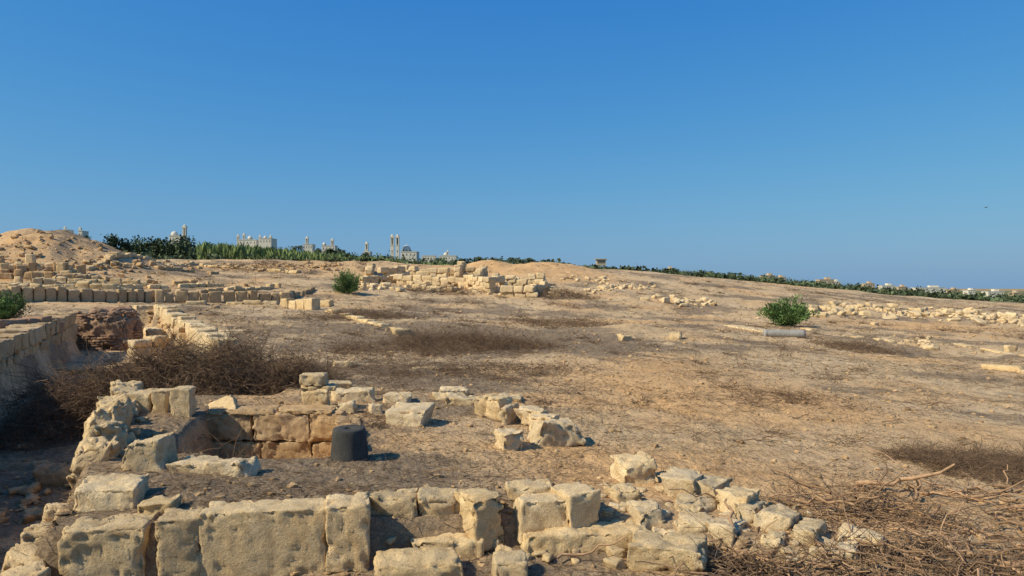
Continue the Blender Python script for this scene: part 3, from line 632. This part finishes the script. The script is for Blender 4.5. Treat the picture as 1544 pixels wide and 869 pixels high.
# ------------------------------------------------------------ distant buildings
def box(acc,x,y,z,L,W,H,yaw=0,c=(1,1,1)):
    v=np.array([(sx,sy,sz) for sz in (0,1) for sy in (-.5,.5) for sx in (-.5,.5)],float)*np.array([L,W,H])
    q=[(0,2,3,1),(4,5,7,6),(0,1,5,4),(2,6,7,3),(0,4,6,2),(1,3,7,5)]
    acc.add(v@rot(yaw).T+np.array([x,y,z]),q,c=c)
def dome(acc,x,y,z,r,sc=1.0,drum=0):
    pr=[(r,-drum)]+[(r*math.cos(t),r*sc*math.sin(t)) for t in np.linspace(0,1.5,9)]+[(.01,r*sc*1.02)]
    lathe(acc,pr,20,np.eye(3),(x,y,z),nz=0)
    lathe(acc,[(.12,0),(.12,r*.35),(.01,r*.4)],6,np.eye(3),(x,y,z+r*sc),nz=0)
def bld(name):
    e=bpy.data.objects.new(name,None); bpy.context.scene.collection.objects.link(e); return e,Acc(),Acc(),Acc()
def fin(e,w,d,r,mw=M_white,mr=M_white):
    w.build('walls',mw,False,parent=e)
    if d.n: d.build('windows',M_dark,False,parent=e)
    if r.n: r.build('roof',mr,True,parent=e)
def P(px,row,y): return (px-CX)/F*y,ZC+(CY-row)/F*y
def tower(w,d,r,px,top,y,wpx):
    x,zt=P(px,top,y); W=wpx*y/F; zb_=hz(x,y)-1; hh=zt-W*.55-zb_
    box(w,x,y,zb_,W,W,hh*.72); box(w,x,y,zb_+hh*.72,W*1.18,W*1.18,.5)
    for sx in (-1,1):
        for sy in (-1,1): box(w,x+sx*W*.36,y+sy*W*.36,zb_+hh*.72+.5,W*.24,W*.24,hh*.22)
    box(d,x,y,zb_+hh*.72+.5,W*.3,W*.3,hh*.2)
    box(w,x,y,zb_+hh*.94+.3,W*1.12,W*1.12,hh*.06)
    for f in (.35,.52): box(d,x,y-W*.5-.02,zb_+hh*f,W*.25,.08,W*.55)
    dome(r,x,y,zb_+hh+.25,W*.42,1.1)
def church(name,pl,pr,top,y,depth,towers=(),domes=(),nwin=6,mw=M_white):
    e,w,d,r=bld(name); xl,_=P(pl,top,y); xr,zt=P(pr,top,y); x=(xl+xr)/2; zb_=hz(x,y)-2; L=xr-xl
    box(w,x,y+depth/2,zb_,L,depth,zt-zb_); box(w,x,y+depth/2,zt,L+.4,depth+.4,.35)
    for i in range(nwin):
        xx=xl+L*(i+.5)/nwin; box(d,xx,y-.03,zt-2.4,L/nwin*.2,.1,1.3)
    for (px,tp,wp) in towers: tower(w,d,r,px,tp,y+1.5,wp)
    for (px,tp,wp) in domes:
        xx,zz=P(px,tp,y+depth/2); rr_=wp/2*y/F; lathe(w,[(rr_*1.05,zt-zz+rr_-1),(rr_*1.05,0)],20,np.eye(3),(xx,y+depth/2,zz-rr_),nz=0); dome(r,xx,y+depth/2,zz-rr_,rr_,1)
        for k in range(8):
            an=k*math.pi/4+.2; box(d,xx+rr_*1.05*math.cos(an),y+depth/2+rr_*1.05*math.sin(an),zz-rr_-1.2,.5,.5,.9,an)
    fin(e,w,d,r,mw,mw); return e
church('monastery_church',604,628,380,480,14,towers=[(591.5,354,5),(599.5,354,5)],domes=[(613,370,13)],nwin=4)
church('monastery_basilica',360,386,362,500,16,towers=[(359,354,3),(368,352,3.2)],domes=[(377,356,7)],nwin=5)
church('monastery_hall',391,409,360,490,12,towers=[(392,355,3),(408,355,3)],domes=[(400,356,5)],nwin=4)
church('domed_chapel',255,271,356,500,10,towers=[(278.5,339,5)],domes=[(263,349,10)],nwin=4)
church('bell_tower_chapel',457,471,369,520,8,towers=[(463,357,4)],nwin=4)
church('bell_tower_chapel',485,505,371,540,8,towers=[(501,360,4)],domes=[(489,366,5)],nwin=4)
church('bell_tower_chapel',548,558,380,520,8,towers=[(553,365,4.5)],nwin=3)
church('village_church',662,688,386,560,12,domes=[(672,381,6)],towers=[(675,378,3)],nwin=6)
church('monastery_house',636,656,386,560,10,nwin=5)
church('distant_chapel',96,101,347,400,6,towers=[(98,342,2.5)],nwin=1); church('distant_chapel',118,124,349,400,6,towers=[(121,343,3)],nwin=2)
e,w,d,r=bld('guard_post'); y=260; x,zt=P(906,390,y); zb_=hz(x,y)
for sx in (-1,1):
    for sy in (-1,1): box(w,x+sx*1.2,y+sy*1.0,zb_-1,.3,.3,zt-zb_-1.2)
box(w,x,y,zt-2.4,3.2,2.6,2.0); box(d,x,y-1.31,zt-1.7,2.5,.06,.8); box(w,x,y,zt-.4,4.2,3.4,.25); fin(e,w,d,r,M_tan)
def house(px,wpx,top,hp,y,m,nw=4):
    e,w,d,r=bld('village_house'); x,zt=P(px,top,y); L=wpx*y/F; zb_=min(hz(x,y)-1,zt-hp*y/F)
    box(w,x,y+4,zb_,L,8,zt-zb_); box(w,x,y+4,zt,L+.5,8.5,.3)
    box(w,x+L*.2,y+5,zt+.3,L*.3,4,1.6)
    for i in range(nw): box(d,x-L/2+L*(i+.5)/nw,y-.04,zt-2.2,L/nw*.25,.1,1.1)
    fin(e,w,d,r,m)
for a_ in [(1160,18,416,8,520,M_tan),(1178,14,419,7,520,M_tan),(1247,22,422,7,560,M_tan),(1262,10,425,6,560,M_white),(1312,14,428,6,600,M_tan),(1340,20,431,6,600,M_white),(1362,14,433,6,620,M_tan),(1403,44,434,6,640,M_white),(1440,12,437,6,650,M_tan),(1466,12,438,6,650,M_white),(1502,24,440,6,560,M_white),(1535,12,442,5,560,M_tan),(1010,14,406,5,500,M_tan)]: house(*a_)
e,w,d,r=bld('bird'); y=110; x,z=P(1487,313,y)
lathe(w,[(.001,-.2),(.05,-.12),(.07,0),(.045,.13),(.03,.17),(.001,.22)],10,rot(.3,0,math.pi/2),(x,y,z),nz=0); w.build('body',M_bird,parent=e)
w=Acc(); w.add(np.array([(x-.06,y,z),(x+.08,y,z),(x+.02,y-.3,z+.1),(x-.08,y-.55,z+.04),(x-.06,y,z+.001),(x+.08,y,z+.001),(x+.02,y+.3,z+.1),(x-.08,y+.55,z+.04)]),[(0,1,2,3),(4,7,6,5)]); w.build('wings',M_bird,False,parent=e)
# ------------------------------------------------------------ light, sky, camera
sc=bpy.context.scene
EL=math.radians(41); sx,sy=-.91,-.414
w=bpy.data.worlds.new('World'); sc.world=w; w.use_nodes=True; nt=w.node_tree
sky=nn(nt,'ShaderNodeTexSky',sky_type='NISHITA'); sky.sun_disc=False; sky.sun_elevation=EL; sky.sun_rotation=math.atan2(sx,sy)%(2*math.pi)
sky.air_density=1.0; sky.dust_density=1.0; sky.ozone_density=2.0; sky.altitude=50
bg=nt.nodes['Background']; ST=.10; bg.inputs[1].default_value=ST
sp=nn(nt,'ShaderNodeSeparateColor'); cb=nn(nt,'ShaderNodeCombineColor'); nt.links.new(sky.outputs[0],sp.inputs[0])
for i,(pw,k) in enumerate([(1.35,.62),(.74,.72),(.26,.78)]):
    m0=nn(nt,'ShaderNodeMath',operation='MULTIPLY'); nt.links.new(sp.outputs[i],m0.inputs[0]); m0.inputs[1].default_value=.09
    m1=nn(nt,'ShaderNodeMath',operation='POWER'); nt.links.new(m0.outputs[0],m1.inputs[0]); m1.inputs[1].default_value=pw
    m2=nn(nt,'ShaderNodeMath',operation='MULTIPLY'); nt.links.new(m1.outputs[0],m2.inputs[0]); m2.inputs[1].default_value=k/ST
    nt.links.new(m2.outputs[0],cb.inputs[i])
# low dusty haze layer near the horizon, by world elevation
tc=nn(nt,'ShaderNodeTexCoord'); sx_=nn(nt,'ShaderNodeSeparateXYZ'); nt.links.new(tc.outputs['Generated'],sx_.inputs[0])
hm=nn(nt,'ShaderNodeMath',operation='MAXIMUM'); nt.links.new(sx_.outputs[2],hm.inputs[0]); hm.inputs[1].default_value=0
h1=nn(nt,'ShaderNodeMath',operation='MULTIPLY'); nt.links.new(hm.outputs[0],h1.inputs[0]); h1.inputs[1].default_value=-9.0
h2=nn(nt,'ShaderNodeMath',operation='EXPONENT'); nt.links.new(h1.outputs[0],h2.inputs[0])
h3=nn(nt,'ShaderNodeMath',operation='MULTIPLY'); nt.links.new(h2.outputs[0],h3.inputs[0]); h3.inputs[1].default_value=.72
hc_=mix(nt,h3.outputs[0],cb.outputs[0],(2.35,3.7,5.3))
nt.links.new(hc_,bg.inputs[0])
sd=bpy.data.lights.new('sun','SUN'); sd.energy=5.0; sd.angle=math.radians(.5); sd.color=(1,.91,.73)
so=bpy.data.objects.new('sun',sd); sc.collection.objects.link(so)
so.rotation_euler=Vector((-sx*math.cos(EL),-sy*math.cos(EL),-math.sin(EL))).to_track_quat('-Z','Y').to_euler()
cd=bpy.data.cameras.new('camera'); cd.sensor_width=36; cd.lens=26; cd.clip_end=20000; cd.clip_start=.1
co=bpy.data.objects.new('camera',cd); sc.collection.objects.link(co); co.location=(0,0,ZC); co.rotation_euler=(math.radians(90),0,0); sc.camera=co
sc.view_settings.view_transform='Standard'; sc.view_settings.look='None'; sc.view_settings.exposure=0
